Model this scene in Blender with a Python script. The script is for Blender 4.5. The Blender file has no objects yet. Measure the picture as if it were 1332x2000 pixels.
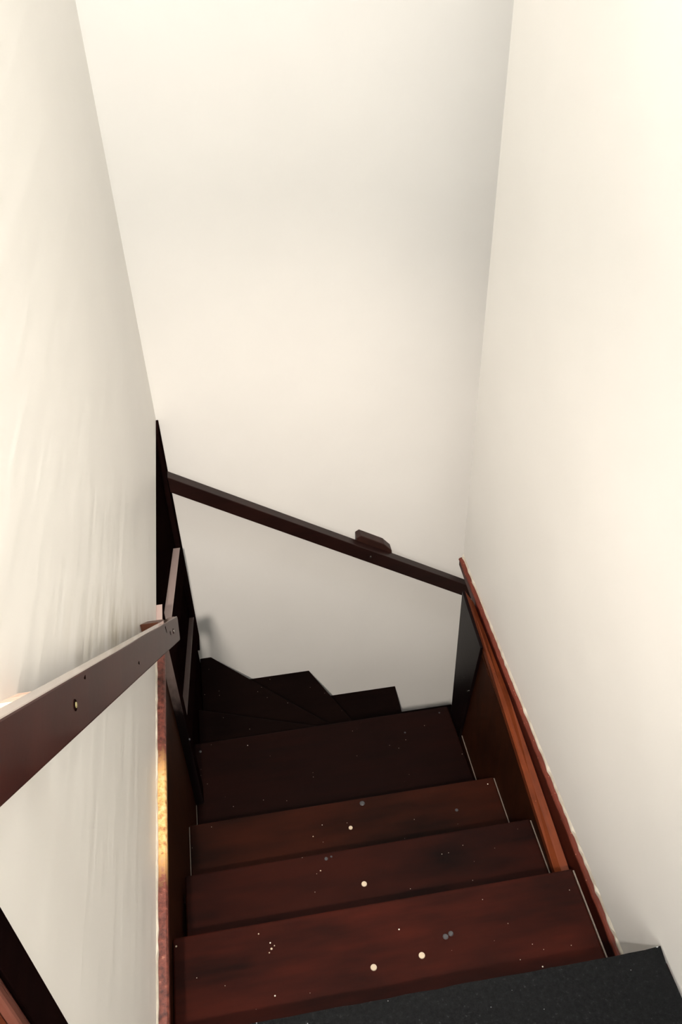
import bpy, bmesh, math, random
from mathutils import Matrix, Vector

random.seed(7)
S = bpy.context.scene
COL = S.collection
H = 1.61            # eye height above the landing; heights below are first written from the eye


def Z(z):
    return z + H


# ------------------------------------------------------------------ camera
cam_d = bpy.data.cameras.new('camera')
cam = bpy.data.objects.new('camera', cam_d)
COL.objects.link(cam)
cam_d.sensor_fit = 'HORIZONTAL'
cam_d.sensor_width = 24.0
cam_d.lens = 24.0 * 1700.0 / 1332.0
cam_d.clip_start = 0.02
F = 1700.0
dn = Vector((728 - 666, 3020 - 1000, F)).normalized()
fw = Vector((300 - 666, -430 - 1000, F)).normalized()
fw = (fw - dn * fw.dot(dn)).normalized()
rt = dn.cross(fw)
up = -dn
mx = Matrix(((rt.x, -rt.y, -rt.z, 0), (fw.x, -fw.y, -fw.z, 0), (up.x, -up.y, -up.z, H), (0, 0, 0, 1)))
cam.matrix_world = mx
S.camera = cam

# ------------------------------------------------------------------ world, light, exposure
w = bpy.data.worlds.new('world')
S.world = w
w.use_nodes = True
w.node_tree.nodes['Background'].inputs[0].default_value = (0.8, 0.85, 1, 1)
w.node_tree.nodes['Background'].inputs[1].default_value = 0.2
S.view_settings.view_transform = 'Standard'
S.view_settings.look = 'None'
S.view_settings.gamma = 1.0
S.view_settings.use_curve_mapping = False
S.view_settings.exposure = 0.0


def area_light(name, loc, rot, sx, sy, power, color):
    l = bpy.data.lights.new(name, 'AREA')
    l.shape = 'RECTANGLE'
    l.size, l.size_y = sx, sy
    l.energy = power
    l.color = color
    o = bpy.data.objects.new(name, l)
    COL.objects.link(o)
    o.location = loc
    o.rotation_euler = rot
    return o


BULB = (-0.2, -0.45, Z(0.5))
BULB_W = 86.0
SPOT_W = 320.0
CEIL = 2.4
# added unseen light round the corner, lifts the dark strip beside the right wall
area_light('lower_lamp', (1.5, 2.12, Z(-1.6)), (0, math.radians(40), 0), 0.2, 0.2, 0.25, (1.0, 0.88, 0.76))
# added unseen fill behind the viewer, evens the light on the back wall
area_light('window_daylight', (0.2, -2.36, Z(0.0)), (math.radians(90), 0, 0), 0.7, 1.2, 9.0, (1.0, 0.98, 0.96))
# added unseen soft fill from above the stairwell
area_light('skylight_daylight', (0.2, 0.95, Z(CEIL) + 0.12), (0, 0, 0), 0.62, 0.8, 56.0, (1.0, 0.99, 0.97))
# added unseen fill in the side room, brightens the right wall through the doorway
area_light('side_room_daylight', (-0.9, -1.55, Z(0.1)), (math.radians(90), 0, 0), 1.0, 1.2, 42.0, (1.0, 0.98, 0.97))


# ------------------------------------------------------------------ materials
def mat(name):
    m = bpy.data.materials.new(name)
    m.use_nodes = True
    nt = m.node_tree
    b = nt.nodes['Principled BSDF']
    return m, nt, b


def N(nt, kind, **kw):
    n = nt.nodes.new(kind)
    for k, v in kw.items():
        if k in n.inputs:
            n.inputs[k].default_value = v
        else:
            setattr(n, k, v)
    return n


def coords(nt, scale=(1, 1, 1)):
    tc = N(nt, 'ShaderNodeTexCoord')
    mp = N(nt, 'ShaderNodeMapping')
    mp.inputs['Scale'].default_value = scale
    nt.links.new(tc.outputs['Object'], mp.inputs['Vector'])
    return mp.outputs['Vector']


def noise(nt, vec, scale, detail=4, rough=0.55):
    n = N(nt, 'ShaderNodeTexNoise')
    n.inputs['Scale'].default_value = scale
    n.inputs['Detail'].default_value = detail
    n.inputs['Roughness'].default_value = rough
    nt.links.new(vec, n.inputs['Vector'])
    return n.outputs['Fac']


def ramp(nt, fac, stops):
    r = N(nt, 'ShaderNodeValToRGB')
    e = r.color_ramp.elements
    while len(e) < len(stops):
        e.new(0.5)
    for el, (p, c) in zip(e, stops):
        el.position = p
        el.color = (*c, 1) if len(c) == 3 else c
    nt.links.new(fac, r.inputs['Fac'])
    return r.outputs['Color']


def mix(nt, fac, a, b, blend='MIX'):
    n = N(nt, 'ShaderNodeMix', data_type='RGBA', blend_type=blend)
    for sock, v in ((n.inputs[0], fac), (n.inputs[6], a), (n.inputs[7], b)):
        if hasattr(v, 'links'):
            nt.links.new(v, sock)
        elif isinstance(v, (int, float)):
            sock.default_value = v
        else:
            sock.default_value = (*v, 1)
    return n.outputs[2]


def math_(nt, op, a, b=0.0):
    n = N(nt, 'ShaderNodeMath', operation=op)
    for sock, v in ((n.inputs[0], a), (n.inputs[1], b)):
        if hasattr(v, 'links'):
            nt.links.new(v, sock)
        else:
            sock.default_value = v
    return n.outputs[0]


def specks(nt, scale, radius, keep, off=(0, 0, 0)):
    tc = N(nt, 'ShaderNodeTexCoord')
    mp = N(nt, 'ShaderNodeMapping')
    mp.inputs['Location'].default_value = off
    nt.links.new(tc.outputs['Object'], mp.inputs['Vector'])
    v = N(nt, 'ShaderNodeTexVoronoi')
    v.inputs['Scale'].default_value = scale
    nt.links.new(mp.outputs['Vector'], v.inputs['Vector'])
    sep = N(nt, 'ShaderNodeSeparateColor')
    nt.links.new(v.outputs['Color'], sep.inputs[0])
    near = math_(nt, 'LESS_THAN', v.outputs['Distance'], radius)
    pick = math_(nt, 'GREATER_THAN', sep.outputs[0], keep)
    return math_(nt, 'MULTIPLY', near, pick)


def bump(nt, b, fac, strength, dist=0.01):
    n = N(nt, 'ShaderNodeBump')
    n.inputs['Strength'].default_value = strength
    n.inputs['Distance'].default_value = dist
    nt.links.new(fac, n.inputs['Height'])
    nt.links.new(n.outputs['Normal'], b.inputs['Normal'])


def plaster(name, base, rough, coat=0.0, streak=False, stain=False):
    m, nt, b = mat(name)
    v = coords(nt)
    f = noise(nt, v, 3.0, 5)
    c = ramp(nt, f, [(0.3, tuple(x * 0.97 for x in base)), (0.7, base)])
    if stain:
        # hand grime on the paint just above the handrail and beside the bracket
        tc = N(nt, 'ShaderNodeTexCoord')
        sp = N(nt, 'ShaderNodeSeparateXYZ')
        nt.links.new(tc.outputs['Object'], sp.inputs[0])
        y, z = sp.outputs[1], sp.outputs[2]
        line = math_(nt, 'ADD', math_(nt, 'MULTIPLY', y, 0.95), z)
        d = math_(nt, 'SUBTRACT', line, Z(-0.115) + 0.0)
        near = math_(nt, 'SMOOTH_MIN', math_(nt, 'MULTIPLY', math_(nt, 'ABSOLUTE', d), 7.0), 1.0)
        near.node.inputs[2].default_value = 0.15
        inv = math_(nt, 'SUBTRACT', 1.0, near)
        yy = math_(nt, 'SUBTRACT', 1.0, math_(nt, 'MINIMUM', math_(nt, 'MULTIPLY', math_(nt, 'ABSOLUTE', math_(nt, 'SUBTRACT', y, 1.1)), 2.2), 1.0))
        sv = coords(nt, (1, 3, 12))
        nf = ramp(nt, noise(nt, sv, 2.0, 4), [(0.35, (0, 0, 0)), (0.7, (1, 1, 1))])
        k = math_(nt, 'MULTIPLY', math_(nt, 'MULTIPLY', inv, yy), nf)
        k = math_(nt, 'MULTIPLY', k, 0.75)
        c = mix(nt, k, c, (0.36, 0.31, 0.19))
    nt.links.new(c, b.inputs['Base Color'])
    b.inputs['Roughness'].default_value = rough
    b.inputs['Coat Weight'].default_value = coat
    b.inputs['Coat Roughness'].default_value = 0.25
    if streak:
        v2 = coords(nt, (1, 0.8, 7.0))
        bump(nt, b, noise(nt, v2, 2.2, 2), 0.13, 0.02)
    else:
        v2 = coords(nt, (1, 1, 1))
        bump(nt, b, noise(nt, v2, 5, 4), 0.12, 0.02)
    return m


def wood(name, dark, light, rough=0.35, grain=(1.5, 22, 22), coat=0.0, spec=0.3, speck=None, bias=0.5, patch=0.6):
    m, nt, b = mat(name)
    g = noise(nt, coords(nt, grain), 3.0, 6, 0.6)
    big = noise(nt, coords(nt, (2.0, 5.0, 5.0)), 1.6, 3)
    k = math_(nt, 'ADD', math_(nt, 'MULTIPLY', g, 0.55), math_(nt, 'MULTIPLY', big, patch))
    if patch > 0.6:
        k = math_(nt, 'SUBTRACT', k, (patch - 0.6) / 2)
    c = ramp(nt, k, [(bias - 0.17, dark), (bias + 0.22, light)])
    if speck:
        for sc, r, keep, col in speck:
            c = mix(nt, specks(nt, sc, r, keep, (random.random(), random.random(), 0.3)), c, col)
    nt.links.new(c, b.inputs['Base Color'])
    b.inputs['Roughness'].default_value = rough
    b.inputs['Specular IOR Level'].default_value = spec
    b.inputs['Coat Weight'].default_value = coat
    b.inputs['Coat Roughness'].default_value = 0.12
    bump(nt, b, g, 0.08, 0.004)
    return m


M = {}
M['plaster'] = plaster('cream_wall_paint', (0.86, 0.842, 0.802), 0.55)
M['plaster_left'] = plaster('cream_gloss_wall_paint', (0.86, 0.835, 0.785), 0.5, 0.25, True, True)
M['ceiling'] = plaster('white_ceiling_paint', (0.88, 0.87, 0.84), 0.7)
SPK = [(55, 0.045, 0.72, (0.55, 0.48, 0.40)), (38, 0.055, 0.93, (0.75, 0.68, 0.58))]
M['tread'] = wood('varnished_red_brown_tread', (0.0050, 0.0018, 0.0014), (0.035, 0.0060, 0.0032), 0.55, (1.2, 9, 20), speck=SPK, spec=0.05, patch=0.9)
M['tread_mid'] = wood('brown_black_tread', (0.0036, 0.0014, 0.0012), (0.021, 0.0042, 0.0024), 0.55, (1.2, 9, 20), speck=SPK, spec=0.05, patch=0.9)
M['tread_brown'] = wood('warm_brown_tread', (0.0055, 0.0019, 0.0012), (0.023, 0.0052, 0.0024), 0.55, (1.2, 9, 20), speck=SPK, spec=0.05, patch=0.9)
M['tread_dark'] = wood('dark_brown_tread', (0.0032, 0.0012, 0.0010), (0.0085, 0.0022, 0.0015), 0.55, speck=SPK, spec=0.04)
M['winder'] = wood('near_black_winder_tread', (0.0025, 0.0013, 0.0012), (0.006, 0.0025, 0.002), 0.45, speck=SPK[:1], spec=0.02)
M['panel'] = wood('brown_stringer_varnish', (0.010, 0.003, 0.0014), (0.032, 0.009, 0.0035), 0.5, (2, 14, 3), spec=0.06)
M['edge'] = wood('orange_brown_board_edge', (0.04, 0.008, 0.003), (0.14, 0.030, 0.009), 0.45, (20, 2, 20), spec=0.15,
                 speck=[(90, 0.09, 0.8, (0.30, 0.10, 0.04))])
M['cap'] = wood('red_brown_cap_paint', (0.05, 0.010, 0.006), (0.125, 0.028, 0.017), 0.5, (25, 6, 25), spec=0.15,
                speck=[(140, 0.14, 0.75, (0.42, 0.20, 0.13))])
M['fascia'] = wood('dark_red_fascia_paint', (0.025, 0.004, 0.0025), (0.055, 0.010, 0.0055), 0.45, (10, 2, 10), spec=0.12)
M['black'] = wood('black_brown_paint', (0.003, 0.0015, 0.0015), (0.007, 0.0028, 0.0025), 0.6, (3, 3, 12), spec=0.0)
M['newel'] = wood('black_gloss_newel', (0.003, 0.002, 0.0022), (0.007, 0.0035, 0.0035), 0.3, (3, 3, 12), spec=0.03)
M['board'] = wood('black_brown_board', (0.004, 0.002, 0.002), (0.010, 0.004, 0.0035), 0.6, (3, 3, 12), spec=0.0)

def sheen_mat(name, zmid, pale):
    # reflected light painted into the board edges, pale above, fading dark lower down
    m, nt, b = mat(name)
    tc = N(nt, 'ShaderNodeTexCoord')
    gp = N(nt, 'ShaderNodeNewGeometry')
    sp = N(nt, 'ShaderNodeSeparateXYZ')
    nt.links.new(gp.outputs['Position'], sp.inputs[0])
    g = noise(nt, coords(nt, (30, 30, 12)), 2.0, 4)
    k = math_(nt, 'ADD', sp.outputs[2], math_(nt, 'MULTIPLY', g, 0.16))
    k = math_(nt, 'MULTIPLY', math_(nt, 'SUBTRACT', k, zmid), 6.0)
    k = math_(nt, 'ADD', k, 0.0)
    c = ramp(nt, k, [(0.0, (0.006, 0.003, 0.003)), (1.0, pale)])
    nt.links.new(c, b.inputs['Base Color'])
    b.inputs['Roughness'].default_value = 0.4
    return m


M['rub'] = sheen_mat('pale_rubbed_board_edge', Z(-2.30), (0.36, 0.27, 0.245))
M['rub_upright'] = sheen_mat('pale_rubbed_upright_edge', Z(-1.84), (0.34, 0.25, 0.225))
M['rub_low'] = sheen_mat('dull_rubbed_board_edge', Z(-2.48), (0.06, 0.040, 0.035))
M['rail'] = wood('dark_brown_gloss_rail', (0.024, 0.006, 0.0045), (0.044, 0.011, 0.008), 0.4, (20, 2, 4), coat=0.16, spec=0.05)
M['rail_top'] = wood('hand_worn_gloss_rail_top', (0.10, 0.05, 0.035), (0.22, 0.13, 0.09), 0.25, (20, 2, 4), coat=1.0, spec=0.5)  # paler base stands in for the reflection along the rail top
M['rail_back'] = wood('dark_brown_rail', (0.008, 0.0035, 0.003), (0.020, 0.007, 0.0055), 0.35, (2, 20, 20), spec=0.3)
M['bracket'] = wood('raw_brown_block', (0.03, 0.011, 0.006), (0.09, 0.03, 0.014), 0.5, (10, 10, 10))
M['bracket_dark'] = wood('dark_block', (0.012, 0.005, 0.004), (0.035, 0.012, 0.008), 0.5, (10, 10, 10))


def worn_cap():
    m, nt, b = mat('worn_red_brown_cap')
    tc = N(nt, 'ShaderNodeTexCoord')
    sp = N(nt, 'ShaderNodeSeparateXYZ')
    nt.links.new(tc.outputs['Object'], sp.inputs[0])
    g = noise(nt, coords(nt, (40, 40, 40)), 2.2, 6, 0.7)
    red = ramp(nt, g, [(0.35, (0.035, 0.007, 0.005)), (0.62, (0.17, 0.045, 0.03)), (0.75, (0.45, 0.25, 0.17))])
    bare = ramp(nt, g, [(0.3, (0.22, 0.075, 0.03)), (0.5, (0.62, 0.36, 0.13)), (0.7, (0.75, 0.55, 0.30))])
    # paint worn off in one stretch
    d = math_(nt, 'ABSOLUTE', math_(nt, 'SUBTRACT', sp.outputs[1], 0.985))
    d = math_(nt, 'ADD', d, math_(nt, 'MULTIPLY', math_(nt, 'SUBTRACT', g, 0.5), 0.16))
    k = ramp(nt, d, [(0.085, (1, 1, 1)), (0.15, (0, 0, 0))])
    c = mix(nt, k, red, bare)
    nt.links.new(c, b.inputs['Base Color'])
    b.inputs['Roughness'].default_value = 0.42
    bump(nt, b, g, 0.4, 0.004)
    return m


M['worn'] = worn_cap()
M['chipped'] = wood('chipped_cream_over_orange_wood', (0.50, 0.16, 0.06), (0.80, 0.72, 0.62), 0.5, (30, 30, 30))


def carpet():
    m, nt, b = mat('black_speckled_matting')
    f = noise(nt, coords(nt), 130, 4, 0.85)
    c = ramp(nt, f, [(0.40, (0.0015, 0.0017, 0.002)), (0.62, (0.0065, 0.007, 0.0075)), (0.74, (0.06, 0.063, 0.065))])
    c = mix(nt, specks(nt, 70, 0.06, 0.80), c, (0.25, 0.26, 0.27))
    c = mix(nt, specks(nt, 30, 0.07, 0.9, (.3, .2, 0)), c, (0.5, 0.52, 0.54))
    nt.links.new(c, b.inputs['Base Color'])
    b.inputs['Roughness'].default_value = 0.9
    b.inputs['Specular IOR Level'].default_value = 0.15
    bump(nt, b, f, 0.6, 0.004)
    return m


M['mat'] = carpet()


def flat(name, col, rough=0.5, metal=0.0):
    m, nt, b = mat(name)
    f = noise(nt, coords(nt), 60, 3)
    nt.links.new(ramp(nt, f, [(0.35, tuple(x * 0.82 for x in col)), (0.65, col)]), b.inputs['Base Color'])
    b.inputs['Roughness'].default_value = rough
    b.inputs['Metallic'].default_value = metal
    return m


M['putty'] = flat('pale_wood_filler', (0.50, 0.41, 0.30), 0.7)
M['grey_spot'] = flat('grey_paint_drip', (0.035, 0.033, 0.036), 0.5)
M['caulk'] = flat('pale_caulk', (0.13, 0.10, 0.08), 0.6)
M['raw_plaster'] = flat('chipped_plaster_edge', (0.80, 0.74, 0.62), 0.8)
M['dull_screw'] = flat('dull_greenish_screw', (0.20, 0.17, 0.07), 0.6)
M['steel'] = flat('steel_screw', (0.7, 0.66, 0.6), 0.25, 1.0)
M['floorwood'] = M['tread']
M['mould'] = wood('mauve_brown_moulding', (0.05, 0.018, 0.012), (0.11, 0.04, 0.028), 0.3, (10, 10, 3), coat=0.5)

# ------------------------------------------------------------------ geometry helpers
def link(name, bm, m, parent=None, bevel=0.0, seg=2):
    if bevel > 0:
        ed = [e for e in bm.edges if len(e.link_faces) == 2 and e.calc_face_angle(0) > 0.6]
        bmesh.ops.bevel(bm, geom=ed, offset=bevel, segments=seg, profile=0.5, affect='EDGES', clamp_overlap=True)
    bmesh.ops.recalc_face_normals(bm, faces=bm.faces)
    me = bpy.data.meshes.new(name)
    bm.to_mesh(me)
    bm.free()
    me.materials.append(M[m] if isinstance(m, str) else m)
    o = bpy.data.objects.new(name, me)
    COL.objects.link(o)
    if parent is not None:
        p = parent
        off = Vector((0, 0, 0))
        while p is not None:
            off += p.location
            p = p.parent
        me.transform(Matrix.Translation(-off))
        o.parent = parent
    return o


def box_bm(x0, x1, y0, y1, z0, z1):
    bm = bmesh.new()
    bmesh.ops.create_cube(bm, size=1)
    for v in bm.verts:
        v.co = Vector(((x0 + x1) / 2 + v.co.x * (x1 - x0), (y0 + y1) / 2 + v.co.y * (y1 - y0), (z0 + z1) / 2 + v.co.z * (z1 - z0)))
    return bm


def box(name, x0, x1, y0, y1, z0, z1, m, parent=None, bevel=0.0):
    return link(name, box_bm(x0, x1, y0, y1, z0, z1), m, parent, bevel)


def prism_bm(pts, axis, a, b):
    """pts: outline in the two other axes (kept in x,y,z order); extruded from a to b along axis."""
    bm = bmesh.new()

    def co(p, t):
        if axis == 'x':
            return (t, p[0], p[1])
        if axis == 'y':
            return (p[0], t, p[1])
        return (p[0], p[1], t)
    lo = [bm.verts.new(co(p, a)) for p in pts]
    hi = [bm.verts.new(co(p, b)) for p in pts]
    bm.faces.new(lo)
    bm.faces.new(hi)
    n = len(pts)
    for i in range(n):
        j = (i + 1) % n
        bm.faces.new((lo[i], lo[j], hi[j], hi[i]))
    bmesh.ops.recalc_face_normals(bm, faces=bm.faces)
    return bm


def prism(name, pts, axis, a, b, m, parent=None, bevel=0.0):
    return link(name, prism_bm(pts, axis, a, b), m, parent, bevel)


def disc(name, c, r, h, m, parent, axis='z', dome=0.0, seg=14):
    bm = bmesh.new()
    bmesh.ops.create_cone(bm, cap_ends=True, segments=seg, radius1=r, radius2=r * (1 - dome), depth=h)
    if axis == 'x':
        bmesh.ops.rotate(bm, verts=bm.verts, matrix=Matrix.Rotation(math.pi / 2, 3, 'Y'))
    if axis == 'y':
        bmesh.ops.rotate(bm, verts=bm.verts, matrix=Matrix.Rotation(math.pi / 2, 3, 'X'))
    bmesh.ops.translate(bm, verts=bm.verts, vec=c)
    return link(name, bm, m, parent)


def thing(name, label, cat, loc, group=None):
    o = bpy.data.objects.new(name, None)
    o.empty_display_size = 0.1
    COL.objects.link(o)
    o.location = loc
    tag(o, label, cat, group)
    return o


def tag(o, label, cat, group=None):
    o['label'] = label
    o['category'] = cat
    if group:
        o['group'] = group
    return o


def struct(o):
    o['kind'] = 'structure'
    return o


# ------------------------------------------------------------------ the setting
XL, XR, YB, YR = -0.243, 0.642, 2.39, 1.866
PL, PR = -0.252, 0.602
BOT = Z(-4.1)
CZ = Z(CEIL)
# left wall: plaster ends at the cap, the wall behind the panelling is set back
struct(box('wall_left', XL - 0.12, XL, 0.385, YB, Z(-1.548), CZ, 'plaster_left'))
o = struct(box('wall_left_lower', XL - 0.12, -0.285, -2.4, YB, BOT, Z(-1.548), 'plaster'))
o.name = 'wall_below_left'
# wall beside the door on the landing: above the door and behind it
bm = box_bm(XL - 0.12, XL, -2.4, -0.62, Z(-1.625), CZ)
struct(link('wall_left_landing', bm, 'plaster'))
struct(box('wall_over_door', XL - 0.12, XL, -0.62, 0.385, Z(0.5), CZ, 'plaster'))
bm = prism_bm([(-2.4, CZ), (-2.4, Z(-3.1)), (1.69, Z(-3.1)), (1.69, Z(-1.858)), (YR, Z(-1.858)), (YR, CZ)], 'x', XR, XR + 0.11)
struct(link('wall_right', bm, 'plaster'))
struct(box('wall_back', XL - 0.12, 1.9, YB, YB + 0.12, BOT, CZ, 'plaster'))
struct(box('wall_rear', XL - 0.12, XR + 0.11, -2.52, -2.4, Z(-1.9), CZ, 'plaster'))
struct(box('wall_side', 1.78, 1.9, YR - 0.1, YB, BOT, CZ, 'plaster'))
struct(box('wall_return', XR + 0.11, 1.9, YR - 0.11, YR, BOT, CZ, 'plaster'))
struct(box('floor', XL - 0.12, XR + 0.11, -2.4, 0.57, Z(-1.86), Z(-1.622), 'tread'))
struct(box('floor_lower', XL - 0.12, 1.9, 0.4, YB + 0.1, BOT - 0.1, BOT, 'tread_dark'))
# ceiling with an opening added for the overhead fill
x0, x1, y0, y1 = -0.11, 0.51, 0.55, 1.35
bm = bmesh.new()
for a in ((XL - 0.12, 1.9, -2.52, y0), (XL - 0.12, 1.9, y1, YB + 0.12), (XL - 0.12, x0, y0, y1), (x1, 1.9, y0, y1)):
    t = box_bm(a[0], a[1], a[2], a[3], CZ, CZ + 0.1)
    me = bpy.data.meshes.new('t')
    t.to_mesh(me)
    t.free()
    bm.from_mesh(me)
    bpy.data.meshes.remove(me)
struct(link('ceiling', bm, 'ceiling'))
win = bpy.data.objects.new('window_1', None)  # unseen frame added around the overhead fill
COL.objects.link(win)
win.location = ((x0 + x1) / 2, (y0 + y1) / 2, CZ)
struct(win)
for a in ((x0 - 0.03, x1 + 0.03, y0 - 0.03, y0 + 0.02), (x0 - 0.03, x1 + 0.03, y1 - 0.02, y1 + 0.03),
          (x0 - 0.03, x0 + 0.02, y0 + 0.02, y1 - 0.02), (x1 - 0.02, x1 + 0.03, y0 + 0.02, y1 - 0.02)):
    box('window_frame', a[0], a[1], a[2], a[3], CZ - 0.02, CZ, 'ceiling', win, 0.003)

w2 = bpy.data.objects.new('window_2', None)  # added frame around the fill behind the viewer
COL.objects.link(w2)
w2.location = (0.2, -2.4, Z(0))
struct(w2)
for a in ((-0.2, -0.15, -0.65, 0.65), (0.55, 0.6, -0.65, 0.65), (-0.15, 0.55, -0.65, -0.6), (-0.15, 0.55, 0.6, 0.65)):
    box('window_frame', a[0], a[1], -2.4, -2.365, Z(a[2]), Z(a[3]), 'ceiling', w2, 0.003)

w3 = bpy.data.objects.new('window_3', None)  # added frame, out of view, for the side room fill
COL.objects.link(w3)
w3.location = (-0.9, -1.6, Z(0.1))
struct(w3)
for a in ((-1.45, -1.4, -0.55, 0.75), (-0.4, -0.366, -0.55, 0.75), (-1.4, -0.4, -0.55, -0.5), (-1.4, -0.4, 0.7, 0.75)):
    box('window_frame', a[0], a[1], -1.6, -1.565, Z(a[2]), Z(a[3]), 'ceiling', w3, 0.003)

# ------------------------------------------------------------------ door casing on the left at the head of the stairs
dr = bpy.data.objects.new('door_1', None)
COL.objects.link(dr)
dr.location = (XL, -0.12, Z(-1.622))
struct(dr)
zt, zb = Z(0.5), Z(-1.622)
box('casing_board', XL - 0.02, -0.233, 0.334, 0.376, zb, zt, 'black', dr, 0.002)
box('casing_bead', XL - 0.03, -0.236, 0.325, 0.334, zb, zt, 'mould', dr, 0.002)
box('casing_bead', XL - 0.03, -0.231, 0.315, 0.325, zb, zt, 'mould', dr, 0.003)
box('casing_face', XL - 0.05, -0.239, 0.27, 0.315, zb, zt, 'edge', dr, 0.002)
box('casing_jamb', XL - 0.12, XL - 0.02, 0.27, 0.385, zb, zt, 'black', dr)
box('door_leaf', XL - 0.95, XL - 0.13, 0.215, 0.255, zb + 0.01, zt, 'panel', dr, 0.003)
box('casing_board', XL - 0.12, -0.233, -0.62, -0.55, zb, zt, 'black', dr, 0.002)
disc('door_knob', (XL - 0.88, 0.195, Z(-0.7)), 0.025, 0.05, 'steel', dr, 'y', 0.2)
# side room behind that door, added to hold the fill light
struct(box('floor_side', -1.72, XL - 0.12, -1.72, 0.62, Z(-1.86), Z(-1.622), 'tread'))
struct(box('ceiling_side', -1.72, XL - 0.12, -1.72, 0.62, Z(1.0), Z(1.1), 'ceiling'))
struct(box('wall_side_far', -1.72, -1.6, -1.72, 0.62, Z(-1.622), Z(1.0), 'plaster'))
struct(box('wall_side_front', -1.6, XL - 0.12, 0.5, 0.62, Z(-1.622), Z(1.0), 'plaster'))
struct(box('wall_side_rear', -1.6, XL - 0.12, -1.72, -1.6, Z(-1.622), Z(1.0), 'plaster'))

# ------------------------------------------------------------------ staircase
Zn = [-1.80, -1.968, -2.16, -2.358]           # straight treads
Yn = [0.851, 1.071, 1.317, 1.722]
Yprev = [0.594] + Yn[:-1]
st = thing('staircase', 'steep dark red-brown wooden staircase going down between cream walls and turning right', 'staircase', (0.175, 0.6, Z(-1.8)))
TT = 0.032
names = [('tread', 'topmost red-brown tread, dotted with two pale filled screw holes'),
         ('tread_mid', 'second tread down, dark red-brown, one pale filled screw hole right of centre'),
         ('tread_brown', 'third tread down, with one small pale filled screw hole'),
         ('tread_dark', 'widest straight tread, nearly black, just before the turn')]
treads = []
XLs = [PL + 0.001, -0.2435, PL + 0.001, PL + 0.001]
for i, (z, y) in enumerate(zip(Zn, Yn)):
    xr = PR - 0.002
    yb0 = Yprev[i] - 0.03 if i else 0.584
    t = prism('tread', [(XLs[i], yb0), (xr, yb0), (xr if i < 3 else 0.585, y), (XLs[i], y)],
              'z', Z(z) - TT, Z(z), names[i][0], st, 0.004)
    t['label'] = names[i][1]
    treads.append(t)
ztop = [-1.622] + Zn[:-1]
for i, z in enumerate(Zn):
    y = Yprev[i] - 0.03 if i else 0.583
    box('riser', PL + 0.001, PR - 0.002, y - (0.02 if i else 0.012), y, Z(z) - 0.034, Z(ztop[i]) - (TT if i else 0.0), 'tread_dark', st)
# winders turning about the newel at the right
P = (0.575, 1.70)
W = [(-2.53, [(-0.25, 1.69), (0.575, 1.69), P, (-0.25, 1.992)]),
     (-2.71, [P, (-0.25, 1.955), (-0.25, YB - 0.002), (-0.206, YB - 0.002), (0.191, 2.004)]),
     (-2.88, [P, (0.16, 1.98), (-0.24, YB - 0.002), (0.187, YB - 0.002), (0.325, 2.1)]),
     (-3.07, [P, (0.30, 2.07), (0.15, YB - 0.002), (0.562, YB - 0.002), (0.562, 1.715)])]
wl = ['first winder tread beyond the straight flight, nearly black', None, None, 'squarest winder tread in the far right corner, nearly black']
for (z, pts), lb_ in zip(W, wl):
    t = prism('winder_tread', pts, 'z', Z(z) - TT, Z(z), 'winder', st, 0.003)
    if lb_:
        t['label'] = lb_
# winder risers
R_ = [((-0.25, 1.69), (0.575, 1.69), -2.53, -2.358), ((-0.25, 1.965), (0.57, 1.69), -2.71, -2.53),
      ((-0.235, YB - 0.005), (0.57, 1.69), -2.88, -2.71), ((0.165, YB - 0.005), (0.57, 1.70), -3.07, -2.88),
      ((0.54, YB - 0.005), (0.54, 1.72), -3.26, -3.07)]
for a, b, z0, z1 in R_:
    d = Vector((b[0] - a[0], b[1] - a[1], 0)).normalized()
    n = Vector((d.y, -d.x, 0)) * 0.018
    if n.y > 0 and abs(n.y) > abs(n.x):
        n = -n
    if abs(n.x) > abs(n.y) and n.x > 0:
        n = -n
    prism('riser', [a, b, (b[0] + n.x, b[1] + n.y), (a[0] + n.x, a[1] + n.y)], 'z', Z(z0), Z(z1) - TT, 'winder', st)
# lower straight treads going on to the right behind the wall
for k in range(4):
    z = -3.26 - 0.185 * k
    x = 0.53 + 0.25 * k
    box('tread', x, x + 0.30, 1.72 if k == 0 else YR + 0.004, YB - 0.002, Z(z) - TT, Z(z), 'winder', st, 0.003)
    if k:
        box('riser', x, x + 0.018, YR + 0.004, YB - 0.002, Z(z), Z(z) + 0.185 - TT, 'winder', st)

# left stringer board under the plaster, up to the dark upright
prism('stringer', [(0.3, Z(-1.5725)), (1.501, Z(-1.5725)), (1.501, Z(-2.60)), (1.3, Z(-2.5)), (0.56, Z(-2.0)), (0.3, Z(-2.0))], 'x', -0.282, PL, 'panel', st)
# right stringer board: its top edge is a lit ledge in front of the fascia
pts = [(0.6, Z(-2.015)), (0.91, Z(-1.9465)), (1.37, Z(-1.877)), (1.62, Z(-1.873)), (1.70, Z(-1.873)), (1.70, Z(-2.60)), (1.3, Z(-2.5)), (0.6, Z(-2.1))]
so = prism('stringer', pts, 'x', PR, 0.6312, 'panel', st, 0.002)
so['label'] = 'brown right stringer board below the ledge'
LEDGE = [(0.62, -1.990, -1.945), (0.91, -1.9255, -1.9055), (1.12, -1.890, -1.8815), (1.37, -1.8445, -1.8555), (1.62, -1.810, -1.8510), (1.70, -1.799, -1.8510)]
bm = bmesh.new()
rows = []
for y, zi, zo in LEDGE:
    rows.append([bm.verts.new(c) for c in ((0.600, y, Z(zi) - 0.02), (0.600, y, Z(zi)), (0.612, y, Z((zi + zo) / 2) + 0.003), (0.6285, y, Z(zo)), (0.6285, y, Z(zo) - 0.02))])
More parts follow.
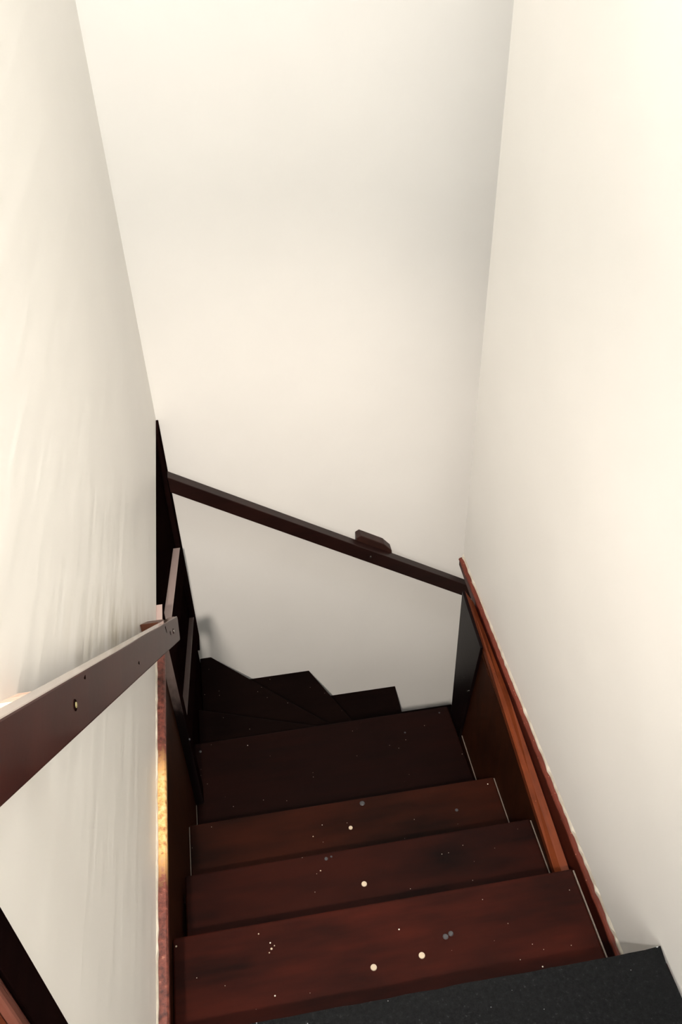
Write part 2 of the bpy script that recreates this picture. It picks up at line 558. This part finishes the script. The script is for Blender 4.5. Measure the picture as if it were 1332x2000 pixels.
for a_, b_ in zip(rows, rows[1:]):
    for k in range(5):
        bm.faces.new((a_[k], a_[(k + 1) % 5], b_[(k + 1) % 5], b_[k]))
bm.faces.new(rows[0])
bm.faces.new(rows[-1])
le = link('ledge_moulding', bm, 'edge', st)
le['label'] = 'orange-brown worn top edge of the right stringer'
# newel board at the turn
nw = prism('newel_post', [(1.603, Z(-2.6)), (1.603, Z(-2.359)), (1.554, Z(-2.088)), (1.536, Z(-1.995)), (1.508, Z(-1.828)), (1.64, Z(-1.812)), (1.703, Z(-1.80)), (1.703, Z(-3.3)), (1.603, Z(-3.3))],
           'x', 0.5925, 0.6015, 'newel', st, 0.0015)
nw['label'] = 'black gloss newel board at the right-hand turn'
disc('nail', (0.591, 1.565, Z(-2.085)), 0.003, 0.004, 'steel', nw, 'x', 0.3, 8)

# pale caulk lines where the treads meet the boards
for i, z in enumerate(Zn):
    y0c, y1c = (0.594, 0.846) if i == 0 else (Yprev[i], Yn[i] - 0.006)
    if i == 3:
        y1c = 1.60
    box('caulk_bead', PR - 0.0025, PR + 0.0005, y0c, y1c, Z(z) - 0.002, Z(z) + 0.0010, 'caulk', st)
    if i in (2, 3):
        box('caulk_bead', PL - 0.0005, PL + 0.0018, y0c, min(y1c, 1.5), Z(z) - 0.002, Z(z) + 0.0016, 'caulk', st)
# filled screw holes and paint drips on the treads
for i, x, y, r in ((0, 0.142, 0.724, 0.0066), (0, 0.241, 0.73, 0.0066), (1, 0.169, 0.978, 0.0066), (2, 0.178, 1.233, 0.0056)):
    p = disc('screw_plug', (x, y, Z(Zn[i]) + 0.0006), r, 0.0022, 'putty', treads[i], 'z', 0.08, 18)
for i, x, y, r in ((0, 0.297, 0.758, 0.0065), (0, 0.309, 0.762, 0.006), (1, 0.091, 1.055, 0.005), (1, 0.104, 1.058, 0.003),
                   (2, 0.472, 1.234, 0.005), (2, 0.222, 1.30, 0.008), (3, -0.232, 1.69, 0.005), (3, 0.424, 1.644, 0.0035), (3, 0.552, 1.70, 0.003)):
    disc('paint_drip', (x, y, Z(Zn[i]) + 0.0004), r, 0.0014, 'grey_spot', treads[i], 'z', 0.3, 9)

for i, x, y, r in ((0, -0.054, 0.795, 0.0026), (0, -0.059, 0.788, 0.0016), (0, -0.0475, 0.80, 0.0014), (0, -0.244, 0.833, 0.0022), (0, -0.077, 0.829, 0.0016), (1, 0.0735, 1.028, 0.0018), (2, 0.075, 1.226, 0.0018)):
    disc('paint_splash', (x, y, Z(Zn[i]) + 0.0004), r, 0.0012, 'putty', treads[i], 'z', 0.3, 7)

# ------------------------------------------------------------------ caps where the plaster stops
bm = prism_bm([(XL - 0.02, Z(-1.551)), (-0.2275, Z(-1.551)), (-0.2245, Z(-1.555)), (-0.2245, Z(-1.568)), (-0.228, Z(-1.572)), (XL - 0.02, Z(-1.572))], 'y', 0.3, 1.487)
struct(link('trim_1', bm, 'worn'))
# ragged pale plaster edge along the cap
bm = bmesh.new()
n = 60
ra = random.Random(3)
rows = []
for i in range(n + 1):
    y = 0.385 + (1.487 - 0.385) * i / n
    xw = XL + 0.0015 + ra.random() ** 2 * 0.0018
    rows.append([bm.verts.new(c) for c in ((XL, y, Z(-1.540) + ra.random() * 0.006), (xw, y, Z(-1.5435)), (xw, y, Z(-1.5512)), (XL, y, Z(-1.5512)))])
for a, b in zip(rows, rows[1:]):
    for k in range(3):
        bm.faces.new((a[k], a[k + 1], b[k + 1], b[k]))
struct(link('trim_2', bm, 'raw_plaster'))
# right fascia and cap
fa = struct(prism('trim_3', [(0.6, Z(-1.838)), (0.6, Z(-2.2)), (1.69, Z(-2.2)), (1.702, Z(-1.87)), (YR + 0.003, Z(-1.858)), (YR + 0.003, Z(-1.838))], 'x', 0.6318, XR - 0.0005, 'fascia', None, 0.001))
bm = bmesh.new()
rows = []
prof = [(XR - 0.0003, -1.829), (0.6405, -1.829), (0.634, -1.8302), (0.6310, -1.8325), (0.6300, -1.836), (0.6308, -1.8385), (XR - 0.0003, -1.8385)]
ra = random.Random(5)
n = 70
for i in range(n + 1):
    y = 0.6 + (YR + 0.004 - 0.6) * i / n
    j = (ra.random() - 0.5) * 0.0012
    rows.append([bm.verts.new((x + (j if 0 < k < 6 else 0), y, Z(z) + j * 0.6)) for k, (x, z) in enumerate(prof)])
m_ = len(prof)
for a, b in zip(rows, rows[1:]):
    for k in range(m_):
        bm.faces.new((a[k], a[(k + 1) % m_], b[(k + 1) % m_], b[k]))
bm.faces.new(rows[0])
bm.faces.new(rows[-1])
struct(link('trim_4', bm, 'cap'))
bm = bmesh.new()
rows = []
n = 80
for i in range(n + 1):
    y = 0.6 + (YR - 0.6) * i / n
    xw = XR - 0.0005 - ra.random() ** 3 * 0.0030
    rows.append([bm.verts.new(c) for c in ((XR, y, Z(-1.815) + ra.random() * 0.004), (xw, y, Z(-1.8235)), (xw, y, Z(-1.829)), (XR, y, Z(-1.829)))])
for a, b in zip(rows, rows[1:]):
    for k in range(3):
        bm.faces.new((a[k], a[k + 1], b[k + 1], b[k]))
struct(link('trim_5', bm, 'raw_plaster'))

# ------------------------------------------------------------------ dark boarded screen on the left at the turn
sc = thing('boarded_screen', 'dark boarded screen with sloping rails at the far left of the turn', 'screen', (-0.25, 1.95, Z(-2.7)))
XB = -0.2525
box('backing_panel', -0.284, XB, 1.502, YB - 0.002, Z(-3.0), Z(-1.5495), 'black', sc)


def paint_sheen(o, m):
    # the edges that face up the stairs or upwards get the painted-in sheen
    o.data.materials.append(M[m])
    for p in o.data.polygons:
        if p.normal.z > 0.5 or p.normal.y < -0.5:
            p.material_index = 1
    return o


paint_sheen(box('upright', XB, -0.2285, 1.502, 1.56, Z(-2.357), Z(-1.5515), 'board', sc, 0.0008), 'rub_upright')


def slope_rail(y0, y1, za, k, h, x1, m):
    paint_sheen(prism('sloping_rail', [(y0, Z(za)), (y1, Z(za + k * (y1 - y0))), (y1, Z(za + k * (y1 - y0) - h)), (y0, Z(za - h))], 'x', XB, x1, 'board', sc, 0.0008), m)


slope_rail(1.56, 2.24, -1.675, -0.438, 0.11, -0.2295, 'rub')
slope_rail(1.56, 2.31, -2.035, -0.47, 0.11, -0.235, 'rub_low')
box('corner_post', XB, -0.236, 2.31, YB - 0.002, Z(-2.575), Z(-1.5515), 'board', sc, 0.001)
disc('nail', (-0.2275, 1.50, Z(-2.03)), 0.004, 0.004, 'grey_spot', sc, 'x', 0.3, 8)

# ------------------------------------------------------------------ handrail on the left wall
def rail_end(name, yA, yB, zA, k, hv, x0, x1, m, parent, bevel):
    # outline in the y-z plane, end cut square to the rail with rounded corners
    a = math.atan(k)
    L = Vector((math.cos(a), math.sin(a)))
    n = Vector((-L.y, L.x)) * (hv * math.cos(a))
    p0 = Vector((yA, zA))
    p1 = p0 + L * ((yB - yA) / math.cos(a))
    r = 0.008
    u = n.normalized()
    pts = [p0, p0 - n, p1 - n - L * r, p1 - n - L * r * 0.3 + u * r * 0.3, p1 - n + u * r, p1 - u * r, p1 - L * r * 0.3 - u * r * 0.3, p1 - L * r]
    return prism(name, [tuple(p) for p in pts], 'x', x0, x1, m, parent, bevel)
RX0, RX1 = -0.205, -0.185
hr = thing('handrail', 'dark brown flat handrail on the left wall, sloping down in the foreground', 'handrail', (-0.195, 0.95, Z(-1.05)))
rk = -0.952
rl = rail_end('rail', 0.30, 1.455, Z(-0.493 + 0.105 * 0.952), rk, 0.078, RX0, RX1, 'rail', hr, 0.0022)
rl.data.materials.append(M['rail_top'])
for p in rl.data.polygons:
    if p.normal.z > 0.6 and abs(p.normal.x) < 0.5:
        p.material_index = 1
for y, lab in ((1.333, 'small brown bracket block near the lower end'), (0.575, 'raw orange-brown bracket block near the upper end')):
    zt_ = Z(-0.493 + rk * (y - 0.405))
    dz = 0.0 if y > 1 else -0.014
    ye = 0.04 if y > 1 else 0.012
    br = prism('bracket', [(y - 0.045, zt_ + 0.045 + dz), (y + ye, zt_ - ye * 0.9 + dz), (y + ye, zt_ - 0.09), (y - 0.045, zt_ - 0.005)], 'x', XL, RX0, 'bracket' if y > 1 else 'chipped', hr, 0.002)
    br['label'] = lab
    zs = zt_ - 0.036
    sy, sz = (y, zs) if y > 1 else (0.563, zs + 0.01)
    disc('screw_recess', (RX1 + 0.0002, sy, sz), 0.0062, 0.0012, 'black', hr, 'x', 0.1, 14)
    disc('screw', (RX1 + 0.0008, sy, sz), 0.0036, 0.002, 'steel' if y > 1 else 'dull_screw', hr, 'x', 0.25, 12)
for y, dzz, h in ((1.235, 0.008, 0.022), (1.285, 0.03, 0.014), (0.90, 0.045, 0.008), (0.62, 0.008, 0.006)):
    zc = Z(-0.493 + rk * (y - 0.405)) - dzz
    ch = prism('paint_chip', [(y - 0.003, zc), (y + 0.004, zc - 0.003), (y + 0.002, zc - h), (y - 0.001, zc - h * 0.7)], 'x', RX1 - 0.001, RX1 + 0.0004, 'black', hr)
    ch['label'] = 'dark chip in the paint of the rail'
# ------------------------------------------------------------------ handrail on the back wall
hb = thing('handrail', 'dark brown handrail across the back wall, sloping down to the right', 'handrail', (0.3, 2.34, Z(-2.1)))
kb = -0.655
def zb_(x):
    return Z(-1.735 + kb * (x + 0.231))
prism('rail', [(-0.235, zb_(-0.235)), (1.5, zb_(1.5)), (1.5, zb_(1.5) - 0.064), (-0.235, zb_(-0.235) - 0.064)], 'y', 2.32, 2.356, 'rail_back', hb, 0.002)
prism('bracket', [(0.395, zb_(0.395) + 0.012), (0.41, zb_(0.41) + 0.031), (0.50, zb_(0.50) + 0.031), (0.528, zb_(0.528) + 0.014), (0.53, zb_(0.53) - 0.05), (0.395, zb_(0.395) - 0.05)],
      'y', 2.352, YB, 'bracket_dark', hb, 0.003)
disc('screw', (0.441, 2.3195, zb_(0.441) - 0.030), 0.0045, 0.003, 'steel', hb, 'y', 0.25, 12)

# ------------------------------------------------------------------ black mat on the landing
bm = bmesh.new()
ra = random.Random(11)
front, right = [], []
outline = [(-0.235, 0.594)]
for i in range(1, 30):
    outline.append((-0.235 + 0.873 * i / 30, 0.594 + (ra.random() - 0.5) * 0.002))
outline.append((0.6395, 0.596))
for i in range(1, 40):
    outline.append((0.6395 - ra.random() * 0.004, 0.596 - 1.3 * i / 40))
outline += [(0.6395, -0.72), (-0.235, -0.72)]
mt = link('landing_mat', prism_bm(outline, 'z', Z(-1.622), Z(-1.61)), 'mat', None, 0.0)
tag(mt, 'black speckled mat on the landing at the head of the stairs', 'mat')

# ------------------------------------------------------------------ ceiling lamp over the landing, behind the viewer
lp = thing('pendant_lamp', 'white pendant lamp hanging over the landing behind the viewer', 'lamp', (BULB[0], BULB[1], BULB[2]))
disc('ceiling_rose', (BULB[0], BULB[1], CZ - 0.012), 0.05, 0.024, 'ceiling', lp, 'z', 0.2)
disc('cord', (BULB[0], BULB[1], (CZ + BULB[2] + 0.09) / 2), 0.004, CZ - BULB[2] - 0.09, 'ceiling', lp, 'z', 0, 8)
disc('lamp_holder', (BULB[0], BULB[1], BULB[2] + 0.075), 0.02, 0.06, 'ceiling', lp, 'z', 0.2)
ld = bpy.data.lights.new('lamp_light', 'POINT')
ld.energy = BULB_W
ld.color = (1.0, 0.97, 0.93)
ld.shadow_soft_size = 0.035
lo = bpy.data.objects.new('lamp_light', ld)
COL.objects.link(lo)
lo.location = BULB
sd = bpy.data.lights.new('lamp_beam', 'SPOT')          # added spot to brighten the lower back wall; the lamp has no reflector
sd.energy = SPOT_W
sd.color = (1.0, 0.88, 0.77)
sd.spot_size = math.radians(46)
sd.spot_blend = 1.0
sd.shadow_soft_size = 0.035
so_ = bpy.data.objects.new('lamp_beam', sd)
COL.objects.link(so_)
so_.location = BULB
so_.rotation_euler = (Vector((0.25, YB, Z(-2.62))) - Vector(BULB)).to_track_quat('-Z', 'Y').to_euler()
